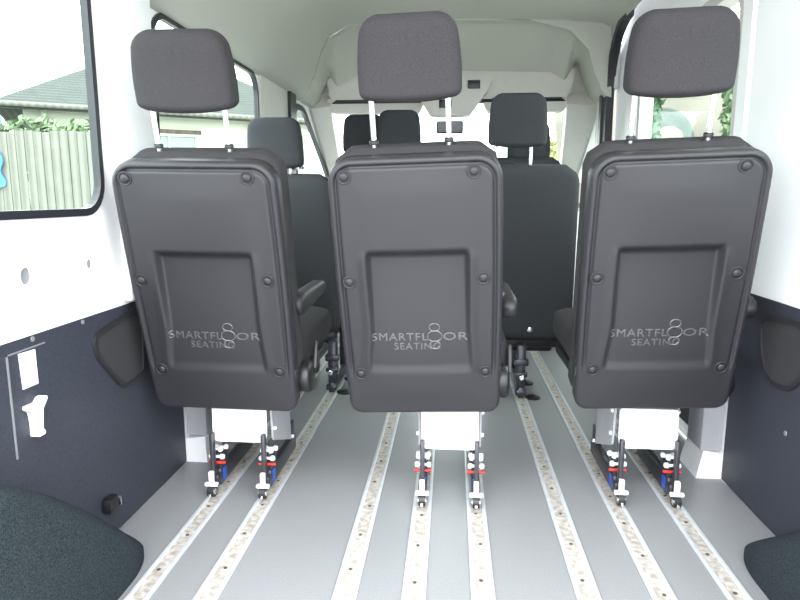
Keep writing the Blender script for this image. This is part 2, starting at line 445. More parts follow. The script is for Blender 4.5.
bm = BM(); box(bm, (XL, 4.95, -.3), (XR, 5.0, .92)); struct('wall_front', bm, 'bodyout', 'front bulkhead below the windscreen', 'wall')
bm = BM(); box(bm, (XL-.035, Y0, -.40), (XR+.035, Y1, -.052)); struct('trim_8', bm, 'bodyout', 'white underbody and sill skin', 'trim')

bm = BM(); box(bm, (XL+.0005, 1.62, .614), (XL+.027, 1.84, 1.47), .010); struct('trim_13', bm, 'whitewall', 'white pillar cover between the two left side windows', 'trim')
# cream upper pillar trims between left windows / cab
bm = BM()
plate(bm, [(2.93, .62), (3.55, .62), (3.55, 1.46), (2.93, 1.46)], [], Lm, -.012, -.001)
struct('trim_9', bm, 'cream', 'cream pillar trim ahead of the second left side window', 'trim', flat=True)
bm = BM(); plate(bm, [(3.765, .3), (3.96, .3), (3.96, 1.54), (3.765, 1.54)], [], Rm, -.02, -.001)
struct('trim_10', bm, 'cream', 'cream pillar trim ahead of the sliding door seal', 'trim', flat=True)
# grey pillar casings and white pillar feet at the end of the dark lining boards
for nm, x0, x1, y, lb in (('trim_11', XL+.001, -.828, 1.965, 'left'), ('trim_12', .812, XR-.001, 1.975, 'right')):
    bm = BM(); box(bm, (x0, y, .088), (x1, y+.12, .61), .008); struct(nm, bm, 'greypanel', 'grey pillar casing above the white block by the %s wall' % lb, 'trim')
for sx, x0, x1, y, lb in ((1, XL+.002, -.826, 1.95, 'left'), (-1, .80, XR-.002, 1.962, 'right')):
    bm = BM()
    xa, xb = (x0, x1)
    loft(bm, [[(xa, y, 0), (xb, y, 0), (xb, y+.15, 0), (xa, y+.15, 0)], [(xa, y, .083), (xb-.008 if sx > 0 else xb, y+.01, .088), (xb-.008 if sx > 0 else xb, y+.15, .088), (xa, y+.15, .083)] if sx > 0 else [(xa+.022, y+.012, .090), (xb, y, .084), (xb, y+.15, .084), (xa+.022, y+.15, .088)]])
    tag(obj('pillar_foot', bm, 'white'), 'small white block on the floor at the foot of the %s wall' % lb, 'trim block', 'white pillar foot blocks')

# ------------------------------------------------------------------ dark lining boards
def tri_pad(mp, pts, r, parent, name):
    lp = rpoly(pts, r, 6)
    bm = BM(); band(bm, offs(lp, .009), offs(lp, -.002), mp, -.006, .004); fr = obj('pocket_rim', bm, 'plastic', parent, flat=True)
    bm = BM(); plate(bm, offs(lp, -.001), [], mp, .0, .003); obj('pocket_pad', bm, 'pocket', fr, flat=True)

Lp = lambda a, b, t: (XL+.002 - t, a, b)
Rp = lambda a, b, t: (XR-.002 + t, a, b)
lin = thing('lining_board', 'dark lining board along the lower left wall with white sticker and hook', 'wall panel', (XL, 1.3, 0))
inv = Matrix.Translation((-XL, -1.3, 0))
def under(root, o): o.matrix_local = Matrix.Translation(-root.location); return o
bm = BM(); plate(bm, rrect(Y0+.01, 1.947, .003, .605, .004), [], Lp, 0, .012); under(lin, obj('board', bm, 'lining', lin, flat=True))
e = obj('pocket_cover', BM(), 'pocket', lin); bpy.data.objects.remove(e)
def pocket(root, mp, pts, r):
    lp = rpoly(pts, r, 6)
    bm = BM(); band(bm, offs(lp, .010), offs(lp, -.001), mp, -.008, .001); o = under(root, obj('pocket_rim', bm, 'plastic', root, flat=True))
    bm = BM(); plate(bm, lp, [], mp, -.003, .001); obj('pocket_pad', bm, 'pocket', o, flat=True)
pocket(lin, Lp, [(1.58, .385), (1.688, .395), (1.70, .57), (1.655, .58), (1.46, .548), (1.468, .50)], .035)
bm = BM(); plate(bm, [(1.186, .577), (1.238, .575), (1.238, .498), (1.190, .499)], [], Lp, -.0025, -.0005)
under(lin, obj('label_sticker', bm, 'white', lin, flat=True, label='blank white rectangular sticker'))
bm = BM()
plate(bm, rpoly([(a_-.024, b_) for a_, b_ in ((1.222, .390), (1.246, .390), (1.246, .398), (1.240, .403), (1.246, .448), (1.262, .464), (1.262, .472), (1.250, .472), (1.238, .462), (1.206, .464), (1.206, .456), (1.219, .446), (1.223, .42))], .004), [], Lp, -.020, -.001)
under(lin, obj('hook', bm, 'whitemetal', lin, flat=True, label='white metal hook bracket'))
bm = BM()
for a0, a1, b0, b1 in ((1.150, 1.272, .580, .583), (1.150, 1.154, .36, .583)): plate(bm, [(a0, b0), (a1, b0), (a1, b1), (a0, b1)], [], Lp, -.003, -.0005)
under(lin, obj('hatch_edge', bm, 'greytrim', lin, flat=True))
for a in (1.235, 1.42): 
    bm = BM(); lathe(bm, [(.006, 0), (.006, .002), (0, .003)], Matrix.Translation((XL+.002, a, .598)) @ Matrix.Rotation(PI/2, 4, 'Y'), 12); under(lin, obj('stud', bm, 'greytrim', lin))
bm = BM(); box(bm, (XL+.002, 1.430, .082), (XL+.031, 1.475, .125), .01); ck = under(lin, obj('floor_clip', bm, 'black', lin))
bm = BM(); box(bm, (XL+.016, 1.4755, .088), (XL+.032, 1.480, .115), .002); obj('catch', bm, 'chrome', ck)

rin = thing('lining_board', 'dark lining board along the lower right wall with a rounded pocket', 'wall panel', (XR, 1.4, 0))
bm = BM(); plate(bm, rrect(Y0+.01, 1.958, .003, .620, .004), [], Rp, 0, .012); under(rin, obj('board', bm, 'lining', rin, flat=True))
pocket(rin, Rp, [(1.615, .412), (1.725, .403), (1.775, .47), (1.792, .565), (1.62, .580), (1.52, .565), (1.53, .50)], .04)
bm = BM(); lathe(bm, [(.007, 0), (.007, .002), (0, .004)], Matrix.Translation((XR-.002, 1.62, .29)) @ Matrix.Rotation(-PI/2, 4, 'Y'), 12); under(rin, obj('stud', bm, 'greytrim', rin))

# carpeted wheel arch boxes
def arch(name, s, xin, xout, y0, yend, label):
    bm = BM(); rows = []
    N = 40
    for k in range(N+1):
        y = y0 + (yend-y0)*k/N
        t = max(0, (y-.92)/(yend-.92))
        h = .42 - .42*(t**1.25) if t > 0 else .42
        h = max(h, .002)
        tt = max(0, (y-(yend-.16))/.16); xi = abs(xin) + .075*(1-math.sqrt(max(0, 1-tt*tt)))
        rr = min(.055, h*.5)
        sec = [(s*xi, y, 0.0), (s*xi, y, (h-rr)*.5)]
        for j in range(7):
            a = j/6*PI/2; sec.append((s*(xi+rr*(1-math.cos(a))), y, h-rr+rr*math.sin(a)))
        sec.append((s*xout, y, h+.004)); rows.append(sec)
    grid(bm, rows)
    bm.faces.new([bm.verts.new(p) for p in rows[0]])
    bmesh.ops.recalc_face_normals(bm, faces=bm.faces[:])
    tag(obj(name, bm, 'carpet'), label, 'wheel arch', 'carpeted wheel arch covers')
arch('wheel_arch_cover', -1, -.742, .882, .76, 1.43, 'rounded dark carpeted wheel arch cover on the left, below the hook')
arch('wheel_arch_cover', 1, .728, .862, .76, 1.56, 'rounded dark carpeted wheel arch cover in the right corner of the floor')

# ------------------------------------------------------------------ floor rails
RX = [(-.699, 'outermost left floor rail, running to the left wheel of the left rear seat'), (-.544, 'floor rail under the right wheel of the left rear seat'),
      (-.232, 'floor rail on its own between the left and centre rear seats'), (-.075, 'floor rail under the left wheel of the centre rear seat'),
      (.083, 'floor rail under the right wheel of the centre rear seat'), (.322, 'floor rail on its own between the centre and right rear seats'),
      (.492, 'floor rail under the left wheel of the right rear seat'), (.662, 'outermost right floor rail, under the right wheel of the right rear seat')]
bm = BM()
for s in (-1, 1):
    box(bm, (s*.0215-.006, -1.5, 0), (s*.0215+.006, 1.5, .0045), .0012)
box(bm, (-.016, -1.5, 0), (.016, 1.5, .0012))
rail_me = mesh('floor_rail', bm, 'alu')
bm = BM(); box(bm, (-.0157, -1.5, .0013), (.0157, 1.5, .0022)); slot_me = mesh('slot_strip', bm, 'slot')
bm = BM(); lathe(bm, [(.0048, 0), (.0048, .0012), (.002, .0018), (0, .0010)], Matrix.Identity(4), 12); screw_me = mesh('screw', bm, 'screw')
for i, (x, lb) in enumerate(RX):
    ln = 1.5
    o = obj('floor_rail', rail_me, None, loc=(x, 2.215, 0)); tag(o, 'light aluminium '+lb, 'floor rail', 'aluminium seat rails in the floor')
    obj('slot_strip', slot_me, None, o, label='punched slot strip')
    for k in range(12):
        obj('screw', screw_me, None, o, loc=(random.uniform(-.004, .004), -1.04+.158*k+.02*(i % 3), .0022))

# ------------------------------------------------------------------ rear seats
HW = .207; SL = .716
def edge_dist(u, v, hw):
    rt, rb = .06, .035
    du, dt, db = hw-abs(u), SL-v, v
    if du < rt and dt < rt: return rt - math.hypot(rt-du, rt-dt)
    if du < rb and db < rb: return rb - math.hypot(rb-du, rb-db)
    return min(du, dt, db)
def hwf(v): return HW + .005*math.sin(PI*min(1, max(0, v/SL)))
def shell_y(u, v):
    hw = hwf(v); e = edge_dist(u, v, hw); y = 0
    R = .013
    if e < R: y += R*(1-math.sqrt(max(0, 1-((R-e)/R)**2)))
    y -= .008*math.cos(PI/2*min(1, abs(u)/hw)) * sstep(0, .1, e)
    # groove that frames the inner panel
    g = math.exp(-((e-.0195)/.0042)**2) * sstep(.11, .17, v)
    y += .0085*g
    # raised nubs of the lower part
    # recessed centre panel, deep at its top, washing out at its bottom
    ul = .128 + .012*sstep(.28, .14, v) if u < 0 else .126 + .008*sstep(.28, .14, v)
    ins = sstep(ul+.006, ul-.010, abs(u))
    dep = .007 + .019*sstep(.16, .47, v)
    win = sstep(.492, .462, v) * sstep(.130, .164, v)
    y += dep*ins*win
    # slightly raised side flanks of the recess
    y -= .003*sstep(ul+.03, ul+.004, abs(u))*(1-ins)*win
    return y
def shell_mesh():
    bm = BM(); NU, NV = 110, 170; rows = []
    for j in range(NV+1):
        q = j/NV; v = SL*(.5-.5*math.cos(PI*q))*.35 + SL*q*.65
        hw = hwf(v)
        # width limited by corner circle
        for rr, dist in ((.06, SL-v), (.035, v)):
            if dist < rr: hw = min(hw, hwf(v)-rr+math.sqrt(max(0, rr*rr-(rr-dist)**2)))
        row = []
        for i in range(NU+1):
            p = i/NU*2-1; uu = hw*(.55*p+.45*math.sin(PI/2*p)); row.append(Vector((uu, shell_y(uu, v), v)))
        rows.append(row)
    V = grid(bm, rows)
    # side return going forward
    edge = [V[0][i] for i in range(NU+1)] + [V[j][NU] for j in range(1, NV+1)] + [V[NV][i] for i in range(NU-1, -1, -1)] + [V[j][0] for j in range(NV-1, 0, -1)]
    back = [bm.verts.new((v.co.x, .045, v.co.z)) for v in edge]
    for k in range(len(edge)):
        k2 = (k+1) % len(edge)
        f = bm.faces.new([edge[k], edge[k2], back[k2], back[k]]); f.smooth = True
    bm.faces.new(back)
    bmesh.ops.remove_doubles(bm, verts=bm.verts, dist=1e-6)
    bmesh.ops.recalc_face_normals(bm, faces=bm.faces[:])
    return mesh('back_shell', bm, 'plastic', flat=True)
def logo_mesh():
    bm = BM(); dg = None
    def txt(s, x0, x1, z0, z1):
        c = bpy.data.curves.new('t', 'FONT'); c.body = s; c.size = 1; c.extrude = .03; c.bevel_depth = .012; c.bevel_resolution = 1; c.space_character = 1.12
        o = bpy.data.objects.new('t', c); COL.objects.link(o); bpy.context.view_layer.update()
        me = bpy.data.meshes.new_from_object(o.evaluated_get(bpy.context.evaluated_depsgraph_get()))
        xs = [v.co.x for v in me.vertices]; ys = [v.co.y for v in me.vertices]
        t = bmesh.new(); t.from_mesh(me)
        for v in t.verts:
            X = x0+(v.co.x-min(xs))/(max(xs)-min(xs))*(x1-x0); Z = z0+(v.co.y-min(ys))/(max(ys)-min(ys))*(z1-z0)
            v.co = Vector((X, -v.co.z*.028, Z))
        merge(bm, t); bpy.data.objects.remove(o); bpy.data.curves.remove(c); bpy.data.meshes.remove(me)
    txt('SMARTFL', -.130, .018, .232, .254); txt('OR', .058, .124, .232, .254); txt('SEATING', -.072, .050, .206, .226)
    for cz, rr in ((.269, .0125), (.244, .0175), (.219, .0130)):
        tube(bm, [(.036+rr*1.08*math.cos(2*PI*k/28), -.0006, cz+rr*.86*math.sin(2*PI*k/28)) for k in range(28)], .0019, 8, closed=True)
    for v in bm.verts: v.co.y += shell_y(v.co.x, v.co.z) + .0004
    return mesh('embossed_lettering', bm, 'emboss')
def cap_mesh():
    bm = BM(); m_ = Matrix.Rotation(PI/2, 4, 'X')
    lathe(bm, [(.0172, -.002), (.0176, .0022), (.0155, .0032), (.0140, .0003)], m_, 24)
    lathe(bm, [(.0142, .0005), (.0100, .0005)], m_, 24, 1)
    lathe(bm, [(.0108, .0003), (.0100, .0040), (.005, .0062), (0, .0066)], m_, 24, 2)
    return mesh('fastener_cap', bm, ['plastic', 'black', 'plastic'], flat=True)

def pad_mesh(w, d_, L, name, m_, taper=.0, top=.06):
    """upholstered backrest pad: lofted up z, d_ deep in y"""
    bm = BM(); rings = []; N = 26
    for j in range(N+1):
        q = j/N; v = q*L; k = 1.0
        rr = top
        if L-v < rr: k = math.sqrt(max(.03, 1-((rr-(L-v))/rr)**2))
        if v < .03: k = math.sqrt(max(.1, 1-((.03-v)/.03)**2))
        hw = (w/2 - taper*q) - rr*.9*(1-k) ; hd = d_/2*(.45+.55*k)
        rings.append(sell(0, d_/2, hw, hd, v, 5.0, 48))
    loft(bm, rings); return mesh(name, bm, m_, flat=True)

def headrest_mesh(m_, W=.122, H_=.178, D=.052, n='headrest'):
    bm = BM(); rings = []; N = 30
    for j in range(N+1):
        q = j/N; z = H_*(.5-.5*math.cos(PI*q))
        w = W*(1 - .02*(1-q)) * (1-.14*sstep(.35, 1, q))
        kt = 1.0
        rt = .042
        if H_-z < rt: kt = math.sqrt(max(.02, 1-((rt-(H_-z))/rt)**2))
        rb = .016; kb = 1.0
        if z < rb: kb = math.sqrt(max(.05, 1-((rb-z)/rb)**2))
        hw = w - .040*(1-kt) - .012*(1-kb); hd = D*(1-.12*q)*(.35+.65*kt)*(.5+.5*kb)
        ring = sell(0, 0, hw, hd, z, 4.2, 56)
        # bottom edge sags in the middle
        ring = [(x, y, zz - .012*(1-q)**3*(1-(x/W)**2)) for x, y, zz in ring]
        rings.append(ring)
    loft(bm, rings)
    return mesh(n, bm, m_, flat=True)

def post_mesh(ln):
    bm = BM(); cyl(bm, (0, 0, -.012), (0, 0, ln), .0065, n=14); return mesh('headrest_post', bm, 'chrome')
def collar_mesh():
    bm = BM(); lathe(bm, [(.011, -.004), (.012, .003), (.010, .006), (.007, .007)], Matrix.Identity(4), 16); return mesh('post_collar', bm, 'black')

ME = dict(shell=shell_mesh(), logo=logo_mesh(), cap=cap_mesh(), pad=pad_mesh(.412, .115, .718, 'backrest', 'fabric'), head=headrest_mesh('fabric'), post=post_mesh(.145), collar=collar_mesh())
# hinge nub on the flanks of the shell
bm = BM(); box(bm, (-.010, -.004, -.012), (.010, .04, .018), .006); ME['nub'] = mesh('hinge_nub', bm, 'plastic')
# armrest: rounded, tapering forward
bm = BM(); rings = []
for j in range(21):
    q = j/20; y = -.03 + .33*q; k = 1.0
    if q < .12: k = math.sqrt(max(.06, 1-((.12-q)/.12)**2))
    if q > .9: k = math.sqrt(max(.06, 1-((q-.9)/.1)**2))
    hz = (.034-.012*q)*k; zc = .012*q
    rings.append([(x, y, z+zc) for x, z, _ in sell(0, 0, .024*(.5+.5*k), hz, 0, 3.2, 28)])
loft(bm, rings); ME['arm'] = mesh('armrest', bm, 'plastic', flat=True)
bm = BM(); cyl(bm, (-.034, 0, 0), (-.0, 0, 0), .022, n=20); ME['pivot'] = mesh('armrest_pivot', bm, 'black')
# recliner cover and lever
bm = BM(); lathe(bm, [(.046, -.015), (.048, .006), (.042, .014), (.02, .017), (0, .017)], Matrix.Rotation(PI/2, 4, 'Y'), 26); ME['recl'] = mesh('recliner_cover', bm, 'black', flat=True)
bm = BM(); box(bm, (.0, -.008, .03), (.014, .010, .115), .005, mtx=Matrix.Rotation(-.35, 4, 'X')); ME['lever'] = mesh('recline_lever', bm, 'black')
# seat cushion
bm = BM(); rings = []
for j in range(25):
    q = j/24; y = .04+.46*q; k = 1.0
    if q > .84: k = math.sqrt(max(.05, 1-((q-.84)/.16)**2))
    if q < .06: k = math.sqrt(max(.1, 1-((.06-q)/.06)**2))
    rings.append([(x, y, z+.43+.02*q) for x, z, _ in sell(0, 0, .205-.02*(1-k), .06*(.4+.6*k), 0, 4.5, 44)])
loft(bm, rings); ME['cushion'] = mesh('seat_cushion', bm, 'fabric', flat=True)
bm = BM(); box(bm, (-.19, .06, .335), (.19, .46, .372), .01); ME['pan'] = mesh('seat_pan', bm, 'black')
# white plate
bm = BM(); Pm = lambda a, b, t: (a, .040+t+.10*(b-.17)*.2, b)
plate(bm, rpoly([(-.0765, .160), (.0765, .160), (.084, .18), (.084, .282), (-.084, .282), (-.084, .18)], .012), [], Pm, 0, .006)
ME['plate'] = mesh('cover_plate', bm, 'white', flat=True)
# grey side plates
bm = BM(); plate(bm, rpoly([(.078, .154), (.282, .074), (.270, .33), (.06, .33)], .012), [], lambda a, b, t: (t, a, b), -.003, .003)
ME['side'] = mesh('side_plate', bm, 'greypanel', flat=True)
bm = BM(); lathe(bm, [(.0065, 0), (.0065, .006), (.0045, .008), (0, .008)], Matrix.Rotation(PI/2, 4, 'Y'), 10); ME['bolt'] = mesh('bolt', bm, 'whitemetal')
# leg (strut + carriage), local origin on the rail under the wheel
bm = BM()
box(bm, (-.0065, .010, .045), (.0065, .030, .195), .003)
box(bm, (-.011, .05, .012), (.011, .36, .066), .005)
box(bm, (-.009, .06, .060), (.009, .12, .12), .003)
box(bm, (-.009, .29, .060), (.009, .35, .12), .003)
box(bm, (-.012, .025, .020), (.012, .06, .055), .004)
ME['leg'] = mesh('leg', bm, 'darkmetal')
bm = BM(); cyl(bm, (-.010, 0, .0185), (.010, 0, .0185), .018, n=24); ME['wheel'] = mesh('wheel', bm, 'black')
bm = BM(); cyl(bm, (-.012, -.004, .0185), (.012, -.004, .0185), .009, n=18); box(bm, (-.004, -.0205, .004), (.004, -.014, .016), .001); ME['hub'] = mesh('wheel_hub', bm, 'chrome')
bm = BM(); box(bm, (-.0075, -.006, .038), (.0075, .008, .080), .003); box(bm, (-.020, -.008, .034), (.020, .006, .045), .003); ME['tee'] = mesh('release_tee', bm, 'whitemetal')
bm = BM(); cyl(bm, (-.026, .052, .086), (.026, .052, .086), .0045, n=12); ME['pin'] = mesh('locking_pin', bm, 'red')
ME['ab'] = []
for (y, z, a) in ((.05, .106, .024), (.05, .131, .020), (.09, .122, .022)):
    bm = BM()
    for s in (-1, 1): lathe(bm, [(.0085, s*(a-.011)), (.0085, s*(a-.004)), (.006, s*a), (0, s*a)], Matrix.Translation((0, y, z)) @ Matrix.Rotation(PI/2, 4, 'Y'), 10)
    cyl(bm, (-a+.008, y, z), (a-.008, y, z), .0045, n=10)
    ME['ab'].append(mesh('axle_bolt', bm, 'whitemetal'))
bm = BM(); box(bm, (-.0125, .062, .014), (.0125, .100, .062), .006); ME['bluel'] = mesh('locking_lever', bm, 'blue')

def rear_seat(label, lx, ly, off, roll, bz, armdx=0.0, hdx=0.0, hs=1.0, hdz=0.0):
    root = thing('van_seat', label, 'van seat', (lx, ly, .0046), 'row of three rear seats')
    U = Matrix.Translation((off, -.042, bz)) @ Matrix.Rotation(roll, 4, 'Y') @ Matrix.Rotation(math.radians(15.4), 4, 'X')
    sh = obj('back_shell', ME['shell'], None, root, mtx=U)
    for (uu, v) in ((-.166, .675), (.140, .679), (-.176, .405), (.163, .410), (-.168, .134), (.168, .138)):
        obj('fastener_cap', ME['cap'], None, sh, loc=(uu, shell_y(uu, v)-.0005, v))
    obj('embossed_lettering', ME['logo'], None, sh)
    for s in (-1, 1): obj('hinge_nub', ME['nub'], None, sh, loc=(s*.203, .012, .120))
    obj('backrest', ME['pad'], None, root, mtx=U @ Matrix.Translation((0, .0455, .006)))
    hr = obj('headrest', ME['head'], None, root, mtx=U @ Matrix.Translation((hdx, .085, .842+hdz)) @ Matrix.Diagonal((1, 1, hs, 1)))
    for x in (-.095, .087):
        obj('headrest_post', ME['post'], None, hr, loc=(x, 0, -.125))
        obj('post_collar', ME['collar'], None, hr, loc=(x, 0, -(.106+hdz)/hs))
    ar = obj('armrest', ME['arm'], None, root, loc=(off+.238+armdx, -.005, .596))
    obj('armrest_pivot', ME['pivot'], None, ar, loc=(-.006, .01, 0))
    rc = obj('recliner_cover', ME['recl'], None, root, loc=(off+.222, .035, .375))
    obj('recline_lever', ME['lever'], None, rc, loc=(.012, .0, -.01))
    obj('seat_cushion', ME['cushion'], None, root, loc=(off*.5, .03, 0))
    obj('seat_pan', ME['pan'], None, root, loc=(off*.5, .03, 0))
    obj('cover_plate', ME['plate'], None, root, label='plain white cover plate')
    for s in (-1, 1):
        sp = obj('side_plate', ME['side'], None, root, loc=(s*.0905, 0, 0))
        for (y, z) in ((.288, .082), (.268, .22), (.082, .262), (.085, .19)): obj('bolt', ME['bolt'], None, sp, loc=(s*.003, y, z), ).rotation_euler = (0, 0, 0 if s > 0 else PI)
        lg = obj('leg', ME['leg'], None, root, loc=(s*.079, 0, 0))
        for k in ('wheel', 'hub', 'tee', 'pin', 'bluel'): obj(ME[k].name.split('.')[0], ME[k], None, lg)
        for m_ in ME['ab']: obj('axle_bolt', m_, None, lg)
    return root
rear_seat('dark rear seat nearest the side window with the fence, at left', -.633, 1.705, -.006, .012, .288, -.03, -.013, .98, -.010)
rear_seat('dark rear seat in the centre of the row of three, clear of both walls', .003, 1.70, -.072, -.032, .297, -.01, -.004, 1.0)
rear_seat('dark rear seat in front of the sliding door, at right', .586, 1.752, -.026, -.034, .308, .01, -.008)

# ------------------------------------------------------------------ second row seats (fabric backs)
ME['pad2'] = pad_mesh(.45, .12, .74, 'backrest', 'fabric2', .012, .07)
ME['head2'] = headrest_mesh('fabric2', .122, .205, .048)
bm = BM(); rings = []
for j in range(21):
    q = j/20; y = .04+.44*q; k = 1.0
    if q > .84: k = math.sqrt(max(.05, 1-((q-.84)/.16)**2))
    if q < .06: k = math.sqrt(max(.1, 1-((.06-q)/.06)**2))
    rings.append([(x, y, z+.40) for x, z, _ in sell(0, 0, .22-.02*(1-k), .065*(.4+.6*k), 0, 4.5, 40)])
loft(bm, rings); ME['cush2'] = mesh('seat_cushion', bm, 'fabric2', flat=True)
bm = BM(); box(bm, (-.20, .02, .22), (.20, .10, .30), .012); box(bm, (-.16, .06, .19), (.16, .42, .335), .015); ME['frame2'] = mesh('seat_frame', bm, 'black')
bm = BM(); box(bm, (-.014, -.02, .0), (.014, .40, .05), .006); box(bm, (-.020, .0, .04), (.020, .06, .24), .008); box(bm, (-.02, .30, .04), (.02, .35, .24), .008)
box(bm, (-.032, -.004, .145), (.032, .03, .175), .005); box(bm, (-.028, -.010, .095), (.028, .02, .115), .004); box(bm, (-.024, -.024, .012), (.024, .01, .04), .005)
ME['leg2'] = mesh('leg', bm, 'darkmetal')
bm = BM(); lathe(bm, [(.034, 0), (.034, .006), (.022, .012), (0, .013)], Matrix.Identity(4), 22); ME['foot'] = mesh('floor_foot', bm, 'black')
def second_seat(label, lx, ly, off, ztop, zb, ph, hx, bolt=True, sc=1.0):
    root = thing('second_row_seat', label, 'van seat', (lx, ly, .0046), 'second-row seats')
    a = math.radians(8)
    U = Matrix.Translation((off, .02, zb)) @ Matrix.Rotation(a, 4, 'X')
    obj('backrest', ME['pad2'], None, root, mtx=U @ Matrix.Diagonal((sc, 1, (ztop-zb)/.74/math.cos(a), 1)))
    Lb = (ztop-zb)/math.cos(a)
    hr = obj('headrest', ME['head2'], None, root, mtx=U @ Matrix.Translation((hx, .06, Lb+ph)))
    for x in (-.085, .06): obj('headrest_post', ME['post'], None, hr, loc=(x, 0, -ph-.02))
    obj('seat_cushion', ME['cush2'], None, root, loc=(off, .08, 0)); obj('seat_frame', ME['frame2'], None, root, loc=(off, .03, 0))
    for s in (-1, 1):
        lg = obj('leg', ME['leg2'], None, root, loc=(s*.078, 0, 0))
        obj('floor_foot', ME['foot'], None, lg, loc=(s*.055 , .0, -.003))
        obj('floor_foot', ME['foot'], None, lg, loc=(s*.052, .22, -.003))
        box_b = BM(); lathe(box_b, [(.012, 0), (.012, .02), (.008, .024), (0, .024)], Matrix.Translation((0, -.02, .10)) @ Matrix.Rotation(PI/2, 4, 'X'), 14); obj('bolt', box_b, 'chrome', lg)
    if bolt:
        b_ = BM(); lathe(b_, [(.016, 0), (.016, .004), (.010, .008), (0, .009)], Matrix.Translation((.045+off, .018, zb+.062)) @ Matrix.Rotation(PI/2, 4, 'X'), 18)
        obj('belt_bolt', b_, 'chrome', root, label='shiny bolt head low on the backrest')
    return root
second_seat('dark fabric second-row seat seen between the left and centre rear seats', -.622, 2.75, -.115, .985, .26, .036, -.03, False)
second_seat('dark fabric second-row seat seen between the centre and right rear seats', .243, 2.74, .067, 1.02, .25, .085, -.042, True, 1.04)

# ------------------------------------------------------------------ cab seats
ME['pad3'] = pad_mesh(.46, .13, .66, 'backrest', 'fabric2', .015, .07)
bm = BM(); box(bm, (-.24, -.02, 0), (.24, .48, .30), .02); ME['base3'] = mesh('seat_base', bm, 'black')
bm = BM(); box(bm, (-.245, -.02, 0), (.245, .48, .30), .02); ME['base4'] = mesh('seat_base', bm, 'black')
root = thing('passenger_bench', 'dark double cab bench with two headrests side by side at the windscreen', 'van seat', (-.42, 3.55, 0))
a = math.radians(6)
for x, yb, hx, z, nm in ((-.13, .10, -.088, 1.158, 0), (.12, -.02, .125, 1.164, 1)):
    U = Matrix.Translation((x, yb, .46)) @ Matrix.Rotation(a, 4, 'X')
    obj('backrest', ME['pad3'], None, root, mtx=U @ Matrix.Diagonal((.54, 1, 1, 1)))
    hr = obj('headrest', ME['head2'], None, root, loc=(hx, yb-.02, z))
    for s in (-.05, .05): obj('headrest_post', ME['post'], None, hr, loc=(s, 0, -.06))
    obj('seat_cushion', ME['cush2'], None, root, loc=(x, .10, .02), mtx=Matrix.Translation((x, .10, .0)) @ Matrix.Diagonal((.56, 1, 1, 1)))
obj('seat_base', ME['base3'], None, root, loc=(0, .13, .0))
root = thing('driver_seat', 'dark driver seat hidden behind the right second-row headrest', 'van seat', (.40, 3.66, 0))
obj('backrest', ME['pad3'], None, root, mtx=Matrix.Translation((0, .0, .46)) @ Matrix.Rotation(a, 4, 'X'))
hr = obj('headrest', ME['head2'], None, root, loc=(.032, .03, 1.12))
for s in (-.05, .05): obj('headrest_post', ME['post'], None, hr, loc=(s, 0, -.06))
obj('seat_cushion', ME['cush2'], None, root, loc=(0, .10, 0)); obj('seat_base', ME['base4'], None, root, loc=(0, .13, 0))

# seat belt straps on the pillars
bm = BM(); plate(bm, [(3.40, 1.10), (3.54, 1.10), (3.52, 1.46), (3.40, 1.46)], [], Lm, -.03, -.013)
sb = obj('hanging_seat_belt', bm, 'black', flat=True); tag(sb, 'black seat belt strap on the left pillar above the left second-row headrest', 'seat belt')
bm = BM(); box(bm, (XL+.013, 3.41, 1.05), (XL+.035, 3.53, 1.10), .006); obj('belt_guide', bm, 'darkmetal', sb)
bm = BM(); cyl(bm, (XL+.02, 3.66, .9), (XL+.02, 3.66, 1.26), .010, n=12); box(bm, (XL+.001, 3.64, 1.06), (XL+.035, 3.68, 1.10), .006)
tag(obj('grab_rail', bm, 'chrome'), 'small chrome fitting beside the left cab door window', 'grab handle')
bm = BM(); plate(bm, [(3.77, 1.05), (3.82, 1.05), (3.82, 1.53), (3.77, 1.53)], [], Rm, -.036, -.021)
tag(obj('hanging_seat_belt', bm, 'black', flat=True), 'black seat belt strap on the right pillar just ahead of the door seal', 'seat belt')

# mirror and overhead console
root = thing('overhead_console', 'cream overhead console with two dark switch panels above the mirror', 'console', (0, 4.0, 1.44))
bm = BM(); plate(bm, rpoly([(-.14, -.05), (.10, -.05), (.20, .09), (.17, .10), (-.17, .10), (-.21, .06)], .02), [], lambda x, z, t: (x, t, z), -.08, .018); obj('console_body', bm, 'cream', root, flat=True)
bm = BM(); plate(bm, rpoly([(-.02, .085), (.20, .075), (.24, .17), (.20, .185), (-.02, .185)], .02), [], lambda x, z, t: (x, t, z), -.075, .018); obj('upper_body', bm, 'cream', root, flat=True)
for x0, z0 in ((-.085, -.005), (.085, .105)):
    bm = BM(); box(bm, (x0, -.088, z0), (x0+.075, -.074, z0+.048), .003); obj('switch_panel', bm, 'black', root)
root = thing('rear_view_mirror', 'dark interior mirror hanging at the top centre of the windscreen', 'mirror', (-.04, 4.08, 1.335))
bm = BM(); box(bm, (-.065, -.015, -.038), (.105, .018, .042), .012, seg=3); obj('mirror_housing', bm, 'mirror', root)
bm = BM(); box(bm, (-.055, -.0175, -.030), (.095, -.0152, .034), .0008); obj('mirror_glass', bm, 'greytrim', root)
bm = BM(); cyl(bm, (.02, .012, .03), (.02, .02, .13), .010, n=12); obj('mirror_stalk', bm, 'black', root)

# ------------------------------------------------------------------ outside
bm = BM(); box(bm, (-40, -30, GZ-.1), (40, 60, GZ)); struct('ground', bm, 'ground', 'pale ground outside the van', 'ground')

